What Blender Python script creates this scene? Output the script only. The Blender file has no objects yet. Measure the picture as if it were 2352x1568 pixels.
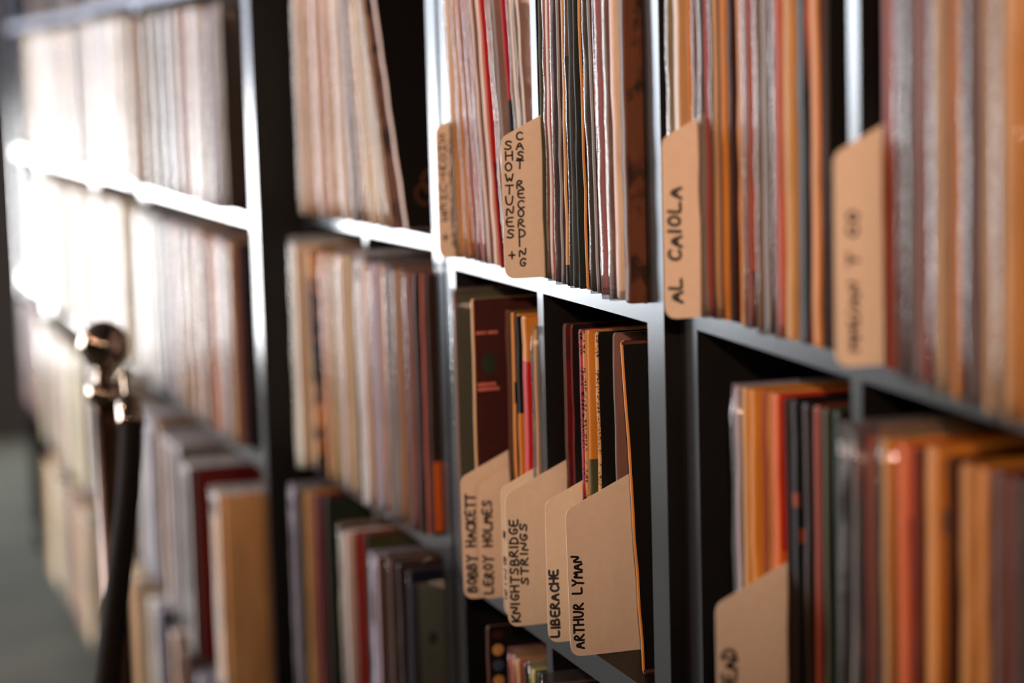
import bpy, bmesh, math, random
from mathutils import Vector, Matrix

random.seed(7)
scene = bpy.context.scene
COL = scene.collection

# ------------------------------------------------------------------ camera
# X runs along the shelves towards the viewer, Y into the shelves, Z up
FPX, CX, CY = 5227.0, 1176.0, 784.0
CAM = Vector((0.0, 0.0, 1.50))
_v = Vector(((-535 - CX) / FPX, (CY - 180) / FPX, -1.0)).normalized()      # where the shelves vanish (-X)
_u = Vector((-0.028, 1.0, 0.1247))
_u = (_u - _v * _u.dot(_v)).normalized()
_x = -_v
_y = _u.cross(_x)
R_cw = Matrix((_x, _y, _u)).transposed()          # columns: world axes seen in camera space
R_wc = R_cw.transposed()

cam_data = bpy.data.cameras.new('camera')
cam_data.lens = 50.0
cam_data.sensor_fit = 'HORIZONTAL'
cam_data.sensor_width = 50.0 * 2352 / FPX
cam_data.clip_start = 0.05
cam_data.clip_end = 200
cam_data.dof.use_dof = True
cam_data.dof.focus_distance = 2.30
cam_data.dof.aperture_fstop = 1.4
camera = bpy.data.objects.new('camera', cam_data)
COL.objects.link(camera)
camera.matrix_world = Matrix.Translation(CAM) @ R_wc.to_4x4()
scene.camera = camera

# ------------------------------------------------------------------ world, light, exposure
scene.view_settings.view_transform = 'Standard'
scene.view_settings.look = 'None'
scene.view_settings.exposure = 0.0
scene.view_settings.gamma = 1.0
scene.view_settings.use_curve_mapping = False

world = bpy.data.worlds.new('world')
scene.world = world
world.use_nodes = True
wn, wl = world.node_tree.nodes, world.node_tree.links
wn.clear()
w_out = wn.new('ShaderNodeOutputWorld')
w_bg = wn.new('ShaderNodeBackground')
w_tc = wn.new('ShaderNodeTexCoord')
w_sep = wn.new('ShaderNodeSeparateXYZ')
w_ramp = wn.new('ShaderNodeValToRGB')
w_map = wn.new('ShaderNodeMapRange')
wl.new(w_tc.outputs['Generated'], w_sep.inputs[0])
wl.new(w_sep.outputs['Z'], w_map.inputs['Value'])
w_map.inputs['From Min'].default_value = -1
w_map.inputs['From Max'].default_value = 1
wl.new(w_map.outputs[0], w_ramp.inputs[0])
w_ramp.color_ramp.elements[0].position = 0.482
w_ramp.color_ramp.elements[0].color = (0, 0, 0, 1)
w_ramp.color_ramp.elements[1].position = 0.496
w_ramp.color_ramp.elements[1].color = (1, 1, 1, 1)
w_abs = wn.new('ShaderNodeMath'); w_abs.operation = 'ABSOLUTE'
wl.new(w_sep.outputs['Y'], w_abs.inputs[0])
w_sky = wn.new('ShaderNodeValToRGB')            # dark house across the street, open sky beside it
def stops(ramp, lst):
    el = ramp.color_ramp.elements
    while len(el) > 1:
        el.remove(el[-1])
    el[0].position, el[0].color = lst[0][0], tuple(lst[0][1]) + (1,)
    for pos_, c_ in lst[1:]:
        q_ = el.new(pos_)
        q_.color = tuple(c_) + (1,)


def g(v, tint=(1, 1, 1)):
    return tuple(v * t_ for t_ in tint)


BLUE = (0.86, 0.95, 1.06)
stops(w_sky, [(0.20, g(0.042, (0.85, 0.88, 1.2))), (0.25, g(0.12, BLUE)), (0.30, g(0.11, BLUE)), (0.37, g(0.10, BLUE)), (0.43, g(1.0, BLUE)), (0.50, g(0.9, BLUE)), (0.62, g(0.68, (1, 0.96, 0.92)))])
w_gnd = wn.new('ShaderNodeValToRGB')
stops(w_gnd, [(0.20, g(0.95)), (0.24, g(0.7)), (0.285, g(0.22, BLUE)), (0.34, g(0.15, BLUE)), (0.45, g(0.24, BLUE)), (0.62, g(0.32, (1, 0.96, 0.92)))])
wl.new(w_abs.outputs[0], w_sky.inputs[0])
wl.new(w_abs.outputs[0], w_gnd.inputs[0])
w_mix = wn.new('ShaderNodeMix'); w_mix.data_type = 'RGBA'
wl.new(w_ramp.outputs[0], w_mix.inputs['Factor'])
wl.new(w_gnd.outputs[0], w_mix.inputs['A'])                 # sunlit street
wl.new(w_sky.outputs[0], w_mix.inputs['B'])
wl.new(w_mix.outputs['Result'], w_bg.inputs['Color'])
w_bg.inputs['Strength'].default_value = 30.0
wl.new(w_bg.outputs[0], w_out.inputs['Surface'])

FAR = -9.5                      # far wall with the shop window
WIN = (-3.3, 0.62, 0.25, 2.85)  # y0, y1, z0, z1 of the shop window


def lamp(name, kind, loc, energy, color, size=0.05, **kw):
    l = bpy.data.lights.new(name, kind)
    l.energy = energy
    l.color = color
    if kind == 'POINT':
        l.shadow_soft_size = size
    o = bpy.data.objects.new(name, l)
    o.location = loc
    COL.objects.link(o)
    return o


portal = lamp('window_portal', 'AREA', (FAR + 0.02, (WIN[0] + WIN[1]) / 2, (WIN[2] + WIN[3]) / 2), 1, (1, 1, 1))
portal.data.shape = 'RECTANGLE'
portal.data.size = WIN[3] - WIN[2]
portal.data.size_y = WIN[1] - WIN[0]
portal.rotation_euler = (0, -math.pi / 2, 0)
portal.data.cycles.is_portal = True
FILL_WIN = (-9.0, -5.2, 0.7, 2.85)  # x0, x1, z0, z1 of an unseen window added to light the far shelves
SIDE = -3.8
portal2 = lamp('window_portal', 'AREA', ((FILL_WIN[0] + FILL_WIN[1]) / 2, SIDE + 0.02, (FILL_WIN[2] + FILL_WIN[3]) / 2), 1, (1, 1, 1))
portal2.data.shape = 'RECTANGLE'
portal2.data.size = FILL_WIN[1] - FILL_WIN[0]
portal2.data.size_y = FILL_WIN[3] - FILL_WIN[2]
portal2.rotation_euler = (math.pi / 2, 0, 0)
portal2.data.cycles.is_portal = True

WARM = (1.0, 0.645, 0.46)
for i, (lx, ly, lz, e) in enumerate([(1.3, -0.9, 2.25, 30), (-1.0, -1.6, 2.45, 32), (2.6, 0.2, 2.3, 30),
                                     (-4.2, -1.7, 2.5, 25), (-2.2, -1.7, 2.1, 28), (0.4, -2.6, 2.4, 18)]):  # middle bulb on this line is added to brighten the farther shelves
    lamp('pendant_and_fill_bulb', 'POINT', (lx, ly, lz + 0.1), e, WARM, 0.045)
lamp('added_glint_light', 'POINT', (-4.3, -1.05, 1.23), 9, (1.0, 0.66, 0.34), 0.07)  # unseen light added for warm glints on the plastic sleeves
spot = lamp('upper_row_fill_spot', 'SPOT', (1.9, -0.7, 2.4), 520, WARM)  # spot added to brighten the upper row more than the rows below
spot.data.shadow_soft_size = 0.05
spot.data.spot_size = math.radians(22)
spot.data.spot_blend = 1.0
spot.rotation_euler = (Vector((-1.6, 0.75, 1.64)) - Vector((1.9, -0.7, 2.4))).to_track_quat('-Z', 'Y').to_euler()

# ------------------------------------------------------------------ projection helpers


def ray(px, py):
    return (R_wc @ Vector(((px - CX) / FPX, -(py - CY) / FPX, -1.0)))


def hit_y(px, py, yplane):
    d = ray(px, py)
    return CAM + d * ((yplane - CAM.y) / d.y)


def hit_depth(px, py, depth):
    return CAM + ray(px, py) * depth


# ------------------------------------------------------------------ materials
def hexc(h):
    h = h.lstrip('#')
    out = []
    for i in (0, 2, 4):
        c = int(h[i:i + 2], 16) / 255
        out.append(c / 12.92 if c <= 0.04045 else ((c + 0.055) / 1.055) ** 2.4)
    return tuple(out) + (1.0,)


MATS = {}


def base_mat(name):
    m = bpy.data.materials.new(name)
    m.use_nodes = True
    n, l = m.node_tree.nodes, m.node_tree.links
    return m, n, l, n['Principled BSDF']


def noise_bump(n, l, b, scale, strength, dist=0.001, vec_scale=None, coat=False):
    tc = n.new('ShaderNodeTexCoord')
    mp = n.new('ShaderNodeMapping')
    if vec_scale:
        mp.inputs['Scale'].default_value = vec_scale
    nz = n.new('ShaderNodeTexNoise')
    nz.inputs['Scale'].default_value = scale
    nz.inputs['Detail'].default_value = 3
    bp = n.new('ShaderNodeBump')
    bp.inputs['Strength'].default_value = strength
    bp.inputs['Distance'].default_value = dist
    l.new(tc.outputs['Object'], mp.inputs[0])
    l.new(mp.outputs[0], nz.inputs['Vector'])
    l.new(nz.outputs['Fac'], bp.inputs['Height'])
    l.new(bp.outputs[0], b.inputs['Coat Normal' if coat else 'Normal'])
    return nz, mp


def plain(name, col, rough=0.55, metal=0.0, coat=0.0, bump=0.0, var=0.12, scale=30, spec=0.5):
    if name in MATS:
        return MATS[name]
    m, n, l, b = base_mat(name)
    c = hexc(col) if isinstance(col, str) else tuple(col) + (1.0,)
    tc = n.new('ShaderNodeTexCoord')
    nz = n.new('ShaderNodeTexNoise')
    nz.inputs['Scale'].default_value = scale
    nz.inputs['Detail'].default_value = 4
    l.new(tc.outputs['Object'], nz.inputs['Vector'])
    rp = n.new('ShaderNodeValToRGB')
    rp.color_ramp.elements[0].position = 0.3
    rp.color_ramp.elements[1].position = 0.7
    rp.color_ramp.elements[0].color = tuple(x * (1 - var) for x in c[:3]) + (1,)
    rp.color_ramp.elements[1].color = tuple(min(1, x * (1 + var)) for x in c[:3]) + (1,)
    l.new(nz.outputs['Fac'], rp.inputs[0])
    l.new(rp.outputs[0], b.inputs['Base Color'])
    b.inputs['Roughness'].default_value = rough
    b.inputs['Metallic'].default_value = metal
    b.inputs['Coat Weight'].default_value = coat
    b.inputs['Coat Roughness'].default_value = 0.12
    b.inputs['Specular IOR Level'].default_value = spec
    if bump:
        noise_bump(n, l, b, 60, bump)
    MATS[name] = m
    return m


def wood_black():
    return plain('black_brown_laminate', (0.0032, 0.0022, 0.002), rough=0.45, spec=0.22, var=0.3)


def wood_edge():
    if 'laminate_edge' in MATS:
        return MATS['laminate_edge']
    m, n, l, b = base_mat('laminate_edge')
    b.inputs['Base Color'].default_value = (0.012, 0.011, 0.011, 1)
    b.inputs['Roughness'].default_value = 0.20
    b.inputs['IOR'].default_value = 1.55
    noise_bump(n, l, b, 40, 0.03, 0.0005)
    MATS['laminate_edge'] = m
    return m


PAL = {
    'white': 'e9e6e2', 'pink white': 'e8d2ca', 'cream': 'e6d3b4', 'tan': 'bd9058', 'amber': 'c07a2a', 'bright tan': 'f2bc80',
    'gold': 'b0701c', 'orange': 'c85c18', 'red': 'a81410', 'bright red': 'e01020', 'dark red': '5e0b0a', 'crimson': '9a1030',
    'maroon': '3a1512', 'brown': '5a3420', 'dark brown': '2c1a12', 'black': '0a0909', 'navy': '10142a',
    'teal': '1c2a2a', 'olive': '3d4028', 'dark green': '1e2c20', 'grey green': '4a5247', 'grey': '7a7674', 'lilac': 'b9aebb',
    'mauve': '7c5a50', 'pale blue': 'b6c6da', 'rose': 'b06058', 'beige': 'bfae90', 'magenta': '9c2038',
    'olive yellow': 'b0a268', 'slate': '3a4658', 'rust': '84300f', 'silver': '8e8a88',
}


def paper(col, style=None, gloss=0.03):
    """printed card. style: None, ('split', z, other), ('text', colour), ('mottle', other), ('foot', z, other), ('wave', other)"""
    key = 'card_' + col.replace(' ', '_') + ('' if style is None else '_' + '_'.join(str(s) for s in style)).replace(' ', '_')
    if key in MATS:
        return MATS[key]
    m, n, l, b = base_mat(key)
    c = hexc(PAL[col])
    tc = n.new('ShaderNodeTexCoord')
    nz = n.new('ShaderNodeTexNoise')
    nz.inputs['Scale'].default_value = 45
    nz.inputs['Detail'].default_value = 5
    mp = n.new('ShaderNodeMapping')
    mp.inputs['Scale'].default_value = (1.0, 1.0, 0.25)
    l.new(tc.outputs['Object'], mp.inputs[0])
    l.new(mp.outputs[0], nz.inputs['Vector'])
    rp = n.new('ShaderNodeValToRGB')
    rp.color_ramp.elements[0].position = 0.32
    rp.color_ramp.elements[1].position = 0.68
    rp.color_ramp.elements[0].color = tuple(x * 0.78 for x in c[:3]) + (1,)
    rp.color_ramp.elements[1].color = tuple(min(1, x * 1.1) for x in c[:3]) + (1,)
    l.new(nz.outputs['Fac'], rp.inputs[0])
    outc = rp.outputs[0]
    if style:
        sep = n.new('ShaderNodeSeparateXYZ')
        l.new(tc.outputs['Object'], sep.inputs[0])
        mix = n.new('ShaderNodeMix')
        mix.data_type = 'RGBA'
        l.new(outc, mix.inputs['A'])
        if style[0] in ('split', 'foot'):
            gt = n.new('ShaderNodeMath')
            gt.operation = 'LESS_THAN'
            gt.inputs[1].default_value = style[1]
            l.new(sep.outputs['Z'], gt.inputs[0])
            l.new(gt.outputs[0], mix.inputs['Factor'])
            mix.inputs['B'].default_value = hexc(PAL[style[2]])
        elif style[0] == 'band':
            gt = n.new('ShaderNodeMath'); gt.operation = 'COMPARE'
            gt.inputs[1].default_value = style[1]
            gt.inputs[2].default_value = style[2]
            l.new(sep.outputs['Z'], gt.inputs[0])
            l.new(gt.outputs[0], mix.inputs['Factor'])
            mix.inputs['B'].default_value = hexc(PAL[style[3]])
        elif style[0] == 'text':
            # tiny illegible print running up the spine
            n2 = n.new('ShaderNodeTexNoise')
            n2.inputs['Scale'].default_value = 1.0
            n2.inputs['Detail'].default_value = 1
            m2 = n.new('ShaderNodeMapping')
            m2.inputs['Scale'].default_value = (420, 60, 420)
            l.new(tc.outputs['Object'], m2.inputs[0])
            l.new(m2.outputs[0], n2.inputs['Vector'])
            n3 = n.new('ShaderNodeTexNoise')
            n3.inputs['Scale'].default_value = 1.0
            m3 = n.new('ShaderNodeMapping')
            m3.inputs['Scale'].default_value = (1, 1, 38)
            l.new(tc.outputs['Object'], m3.inputs[0])
            l.new(m3.outputs[0], n3.inputs['Vector'])
            a = n.new('ShaderNodeMath'); a.operation = 'GREATER_THAN'; a.inputs[1].default_value = 0.53
            bq = n.new('ShaderNodeMath'); bq.operation = 'GREATER_THAN'; bq.inputs[1].default_value = 0.45
            cc = n.new('ShaderNodeMath'); cc.operation = 'MULTIPLY'
            l.new(n2.outputs['Fac'], a.inputs[0])
            l.new(n3.outputs['Fac'], bq.inputs[0])
            l.new(a.outputs[0], cc.inputs[0])
            l.new(bq.outputs[0], cc.inputs[1])
            l.new(cc.outputs[0], mix.inputs['Factor'])
            mix.inputs['B'].default_value = hexc(PAL[style[1]])
        elif style[0] == 'mottle':
            n2 = n.new('ShaderNodeTexNoise')
            n2.inputs['Scale'].default_value = 28
            n2.inputs['Detail'].default_value = 3
            l.new(tc.outputs['Object'], n2.inputs['Vector'])
            r2 = n.new('ShaderNodeValToRGB')
            r2.color_ramp.elements[0].position = 0.47
            r2.color_ramp.elements[1].position = 0.56
            l.new(n2.outputs['Fac'], r2.inputs[0])
            l.new(r2.outputs[0], mix.inputs['Factor'])
            mix.inputs['B'].default_value = hexc(PAL[style[1]])
        elif style[0] == 'fire':
            r2 = n.new('ShaderNodeValToRGB')
            e = r2.color_ramp.elements
            e[0].position = 0.0; e[0].color = hexc(PAL['dark red'])
            e[1].position = 0.10; e[1].color = hexc(PAL['black'])
            for pos, cn in ((0.62, 'black'), (0.70, 'rust'), (0.80, 'orange'), (0.9, 'gold'), (1.0, 'orange')):
                q = e.new(pos); q.color = hexc(PAL[cn])
            dv = n.new('ShaderNodeMath'); dv.operation = 'DIVIDE'; dv.inputs[1].default_value = 0.33
            l.new(sep.outputs['Z'], dv.inputs[0])
            l.new(dv.outputs[0], r2.inputs[0])
            mix.inputs['Factor'].default_value = 1.0
            l.new(r2.outputs[0], mix.inputs['B'])
        outc = mix.outputs['Result']
    l.new(outc, b.inputs['Base Color'])
    b.inputs['Roughness'].default_value = 0.55
    b.inputs['Specular IOR Level'].default_value = 0.16
    b.inputs['Coat Weight'].default_value = gloss
    b.inputs['Coat Roughness'].default_value = 0.25
    MATS[key] = m
    return m


def clear_plastic():
    if 'clear_plastic' in MATS:
        return MATS['clear_plastic']
    m = bpy.data.materials.new('clear_plastic')
    m.use_nodes = True
    n, l = m.node_tree.nodes, m.node_tree.links
    n.clear()
    out = n.new('ShaderNodeOutputMaterial')
    tr = n.new('ShaderNodeBsdfTransparent')
    tr.inputs[0].default_value = (0.97, 0.97, 0.98, 1)
    gl = n.new('ShaderNodeBsdfGlossy')
    gl.inputs['Roughness'].default_value = 0.13
    df = n.new('ShaderNodeBsdfDiffuse')
    df.inputs[0].default_value = (0.85, 0.86, 0.9, 1)
    mx0 = n.new('ShaderNodeMixShader')
    mx0.inputs[0].default_value = 0.03
    mx = n.new('ShaderNodeMixShader')
    fr = n.new('ShaderNodeFresnel')
    fr.inputs['IOR'].default_value = 1.5
    tc = n.new('ShaderNodeTexCoord')
    mp = n.new('ShaderNodeMapping')
    mp.inputs['Scale'].default_value = (60, 20, 160)
    nz = n.new('ShaderNodeTexNoise')
    nz.inputs['Scale'].default_value = 1.6
    nz.inputs['Detail'].default_value = 2.5
    bp = n.new('ShaderNodeBump')
    bp.inputs['Strength'].default_value = 0.5
    bp.inputs['Distance'].default_value = 0.0012
    l.new(tc.outputs['Object'], mp.inputs[0])
    l.new(mp.outputs[0], nz.inputs['Vector'])
    l.new(nz.outputs['Fac'], bp.inputs['Height'])
    l.new(bp.outputs[0], gl.inputs['Normal'])
    l.new(tr.outputs[0], mx0.inputs[1])
    l.new(df.outputs[0], mx0.inputs[2])
    fm = n.new('ShaderNodeMath'); fm.operation = 'MULTIPLY'; fm.inputs[1].default_value = 0.7
    l.new(fr.outputs[0], fm.inputs[0])
    l.new(fm.outputs[0], mx.inputs[0])
    l.new(mx0.outputs[0], mx.inputs[1])
    l.new(gl.outputs[0], mx.inputs[2])
    l.new(mx.outputs[0], out.inputs['Surface'])
    MATS['clear_plastic'] = m
    return m


# ------------------------------------------------------------------ object helpers
def link_mesh(name, bm, mats, parent=None, loc=None, smooth=False):
    me = bpy.data.meshes.new(name)
    bm.normal_update()
    bm.to_mesh(me)
    bm.free()
    for m in (mats if isinstance(mats, (list, tuple)) else [mats]):
        me.materials.append(m)
    if smooth:
        for p in me.polygons:
            p.use_smooth = True
    o = bpy.data.objects.new(name, me)
    COL.objects.link(o)
    if loc is not None:
        o.location = loc
    if parent is not None:
        o.parent = parent
    return o


def tag(o, label, cat, group=None, kind=None):
    o['label'] = label
    o['category'] = cat
    if group:
        o['group'] = group
    if kind:
        o['kind'] = kind
    return o


def empty(name, loc, label, cat, group=None, rot=None):
    o = bpy.data.objects.new(name, None)
    o.empty_display_size = 0.05
    COL.objects.link(o)
    o.location = loc
    if rot:
        o.rotation_euler = rot
    return tag(o, label, cat, group)


def add_box(bm, x0, x1, y0, y1, z0, z1, mi=0, front_mi=None, sz=0.0):
    """box; sz tilts it: extra height per metre along x"""
    vs = []
    for x in (x0, x1):
        for y in (y0, y1):
            for z in (z0, z1):
                vs.append(bm.verts.new((x, y, z + sz * (x - x0))))
    f = [(0, 1, 3, 2), (4, 6, 7, 5), (0, 4, 5, 1), (2, 3, 7, 6), (0, 2, 6, 4), (1, 5, 7, 3)]
    faces = [bm.faces.new([vs[i] for i in q]) for q in f]
    for q in faces:
        q.material_index = mi
    if front_mi is not None:
        faces[2].material_index = front_mi      # the -Y face
    return faces


def bevel_all(bm, off, seg=2):
    bmesh.ops.bevel(bm, geom=list(bm.edges), offset=off, segments=seg, affect='EDGES', profile=0.5)


# ------------------------------------------------------------------ the room
BACK = 1.20
brown_wall = plain('dark_wall_paint', (0.030, 0.022, 0.020), rough=0.8, bump=0.1)
ceil_mat = plain('dark_ceiling_paint', (0.05, 0.042, 0.038), rough=0.85, bump=0.1)
floor_mat = plain('worn_grey_floor', (0.050, 0.050, 0.036), rough=0.7, spec=0.2, bump=0.15, var=0.25, scale=2.5)
frame_mat = plain('window_frame_paint', (0.06, 0.06, 0.06), rough=0.4)


def structure(name, x0, x1, y0, y1, z0, z1, mat):
    bm = bmesh.new()
    add_box(bm, x0, x1, y0, y1, z0, z1)
    o = link_mesh(name, bm, mat)
    o['kind'] = 'structure'
    return o


NEAR = 4.0
structure('floor', FAR - 0.1, NEAR, SIDE, BACK + 0.1, -0.1, 0.0, floor_mat)
structure('ceiling', FAR - 0.1, NEAR, SIDE, BACK + 0.1, 3.1, 3.2, ceil_mat)
structure('wall_right', FAR - 0.1, NEAR, BACK, BACK + 0.1, 0.0, 3.1, brown_wall)
bm = bmesh.new()
add_box(bm, FAR - 0.1, FILL_WIN[0], SIDE - 0.1, SIDE, 0, 3.1)
add_box(bm, FILL_WIN[1], NEAR, SIDE - 0.1, SIDE, 0, 3.1)
add_box(bm, FILL_WIN[0], FILL_WIN[1], SIDE - 0.1, SIDE, 0, FILL_WIN[2])
add_box(bm, FILL_WIN[0], FILL_WIN[1], SIDE - 0.1, SIDE, FILL_WIN[3], 3.1)
link_mesh('wall_left', bm, brown_wall)['kind'] = 'structure'
structure('wall_near', NEAR, NEAR + 0.1, SIDE - 0.1, BACK + 0.1, 0.0, 3.1, brown_wall)
bm = bmesh.new()
add_box(bm, FAR - 0.1, FAR, SIDE, WIN[0], 0, 3.1)
add_box(bm, FAR - 0.1, FAR, WIN[1], BACK, 0, 3.1)
add_box(bm, FAR - 0.1, FAR, WIN[0], WIN[1], 0, WIN[2])
add_box(bm, FAR - 0.1, FAR, WIN[0], WIN[1], WIN[3], 3.1)
link_mesh('wall_far', bm, brown_wall)['kind'] = 'structure'
win = bpy.data.objects.new('window_1', None)
COL.objects.link(win)
win.location = (FAR - 0.05, (WIN[0] + WIN[1]) / 2, WIN[2])
win['kind'] = 'structure'
bm = bmesh.new()
wy = (WIN[0] + WIN[1]) / 2
hw = (WIN[1] - WIN[0]) / 2
hh = WIN[3] - WIN[2]
for yy in (-hw, hw - 0.05, 0.0):
    add_box(bm, -0.03, 0.03, yy, yy + 0.05, 0, hh)
for zz in (0, hh - 0.05):
    add_box(bm, -0.028, 0.028, -hw, hw, zz, zz + 0.05)
link_mesh('window_frame', bm, frame_mat, win)
fill_win = bpy.data.objects.new('added_fill_window', None)  # unseen side window, added as extra daylight on the forward shelf fronts
COL.objects.link(fill_win)
fill_win.location = (FILL_WIN[0], SIDE - 0.05, FILL_WIN[2])
fill_win['kind'] = 'structure'
bm = bmesh.new()
w2, h2 = FILL_WIN[1] - FILL_WIN[0], FILL_WIN[3] - FILL_WIN[2]
for xx in (0, w2 / 2 - 0.025, w2 - 0.05):
    add_box(bm, xx, xx + 0.05, -0.03, 0.03, 0, h2)
for zz in (0, h2 - 0.05):
    add_box(bm, 0, w2, -0.028, 0.028, zz, zz + 0.05)
link_mesh('window_frame', bm, frame_mat, fill_win)

# ------------------------------------------------------------------ shelving units
TB = 0.0175
OFF = {-3: -1.1745, -2: -0.783, -1: -0.3915, 0: 0.0, 1: 0.3756, 2: 0.767}
THK = {-1: 0.0275}
H0Z = 1.2469            # underside of the board called row 0


class Unit:
    pass


def make_unit(key, x_left, x_right, L, depth, dz, tilt, cols, label, skip=(), rec=0.001):
    """x_left = far end. Rows: row k stands on board k (board 0 is the one through the middle of the picture)"""
    u = Unit()
    u.key, u.x0, u.x1, u.L = key, x_left, x_right, L
    u.dz, u.tilt = dz, tilt
    u.zb = lambda k, X: H0Z + OFF[k] + dz + tilt * (X - x_right)      # underside of board k
    u.zt = lambda k, X: u.zb(k, X) + THK.get(k, TB)
    SP, DV = 0.042, 0.019
    root = empty('record_shelf', (x_left, L, 0), label, 'shelf')
    W = x_right - x_left
    mats = [wood_black(), wood_edge()]
    top = H0Z + OFF[2] + dz + TB

    def part(name, args, sz=0.0):
        b = bmesh.new()
        add_box(b, *args, front_mi=1, sz=sz)
        link_mesh(name, b, mats, root)
    part('side_panel', (0, SP, 0, depth, 0, top + 0.0))
    part('side_panel', (W - SP, W, 0, depth, 0, top + 0.0))
    u.inner = (x_left + SP, x_right - SP)
    cw = (W - 2 * SP - (cols - 1) * DV) / cols
    u.cols = []
    for c in range(cols):
        a = SP + c * (cw + DV)
        u.cols.append((x_left + a, x_left + a + cw))
    for k in range(-3, 3):
        z = H0Z + OFF[k] + dz + tilt * (x_left + SP - x_right)
        part('shelf_board', (SP, W - SP, 0.0, depth, z, z + THK.get(k, TB)), sz=tilt)
    for k in range(-3, 2):
        for c in range(1, cols):
            if (k, c) in skip:
                continue
            a = SP + c * (cw + DV) - DV
            z0 = u.zt(k, x_left + a) + 0.0
            z1 = u.zb(k + 1, x_left + a)
            part('divider', (a, a + DV, rec, depth, z0, z1))
    b = bmesh.new()
    add_box(b, SP, W - SP, depth, depth + 0.005, 0.02, top)
    link_mesh('back_panel', b, mats[0], root)
    return u


L_B = 0.780
xr_B = hit_y(1525, 741, L_B).x
xl_B = hit_y(1022, 620, L_B).x
L_A = 0.778
xr_A = xl_B - 0.0015
xl_A = hit_y(598, 500, 0.712).x + 0.0015
L_Z = 0.712
xr_Z = hit_y(590, 500, L_Z).x
L_C = 0.795
xl_C = xr_B + 0.0015
print('UNITS', xl_A, xr_A, xl_B, xr_B, xl_C, 'C left px plane', hit_y(1555, 800, L_C).x, 'Z front', hit_y(598, 500, L_Z).x, xr_Z)
WU = xr_B - xl_B
UB = make_unit('B', xl_B, xr_B, L_B, 0.375, 0.0, 0.0, 2, 'black record shelf in the middle, its upright edge right of the leaning black jacket')
UA = make_unit('A', xl_A, xr_A, L_A, 0.375, 0.0175, 0.0115, 2, 'black record shelf between the wide black side panel and the sharply focused shelf', skip=((0, 1),))
UC = make_unit('C', xl_C, xl_C + WU, L_C, 0.375, -0.0100, -0.016, 2, 'nearest black record shelf, filling the blurred right side of the picture')
UZ = make_unit('Z', xr_Z - 1.13, xr_Z, L_Z, 0.43, 0.0, 0.0, 3, 'black record shelf standing forward, its daylit upright edge beside a wide black side', rec=0.03)
UY = make_unit('Y', xr_Z - 1.1315 - WU, xr_Z - 1.1315, L_Z, 0.43, 0.006, 0.0, 2, 'black record shelf beyond the steel ball, second from the far end', rec=0.03)
UX = make_unit('X', xr_Z - 1.133 - WU - 1.13, xr_Z - 1.133 - WU, L_Z, 0.43, 0.0, 0.0, 3, 'farthest black record shelf of the row, nearest the shop window', rec=0.03)


# ------------------------------------------------------------------ records
ORD = ['first', 'second', 'third', 'fourth', 'fifth', 'sixth', 'seventh', 'eighth', 'ninth', 'tenth', 'eleventh',
       'twelfth', 'thirteenth', 'fourteenth', 'fifteenth', 'sixteenth', 'seventeenth', 'eighteenth', 'nineteenth',
       'twentieth']
TENS = {2: 'twenty', 3: 'thirty', 4: 'forty'}


def ordinal(i):
    if i < 20:
        return ORD[i]
    t, r = divmod(i + 1, 10)
    return TENS[t] + '-' + ORD[r - 1] if r else TENS[t][:-1] + 'ieth'


def jacket_mesh(bm, t, d, h, off=(0, 0, 0), m_sp=0, m_cv=1, wear=0.0006, open_side=False):
    """a record jacket: folded card, spine or open edge towards -Y, with soft worn corners"""
    n = 10
    prof = []
    r = min(t * 0.4, 0.0018)
    if open_side:
        g = min(0.0012, t * 0.25)
        ring0 = [(0, d), (0, 0.0), (g, 0.0), (g * 1.4, 0.004), (t - g * 1.4, 0.004), (t - g, 0.0), (t, 0.0), (t, d)]
        sp = {1, 2, 3, 4, 5}
    else:
        ring0 = [(0, d), (0, r), (r * 0.3, r * 0.3), (r, 0), (t - r, 0), (t - r * 0.3, r * 0.3), (t, r), (t, d)]
        sp = {1, 2, 3, 4, 5}
    zs = [0, 0.003] + [h * k / n for k in range(1, n)] + [h - 0.003, h]
    rows = []
    for i, z in enumerate(zs):
        end = 0.0012 if i in (0, len(zs) - 1) else 0.0
        wy = random.uniform(-wear, wear)
        wx = random.uniform(-wear, wear) * 0.5
        row = []
        for (x, y) in ring0:
            yy = y + (end + wy if y < d / 2 else 0)
            row.append(bm.verts.new((x + wx + off[0], yy + off[1], z + off[2])))
        rows.append(row)
    m = len(ring0)
    for a in range(len(rows) - 1):
        for j in range(m):
            k = (j + 1) % m
            f = bm.faces.new((rows[a][j], rows[a][k], rows[a + 1][k], rows[a + 1][j]))
            f.material_index = m_sp if j in sp else m_cv
    f = bm.faces.new(rows[0]); f.material_index = m_sp
    f = bm.faces.new(list(reversed(rows[-1]))); f.material_index = m_sp
    bmesh.ops.recalc_face_normals(bm, faces=bm.faces)


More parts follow.
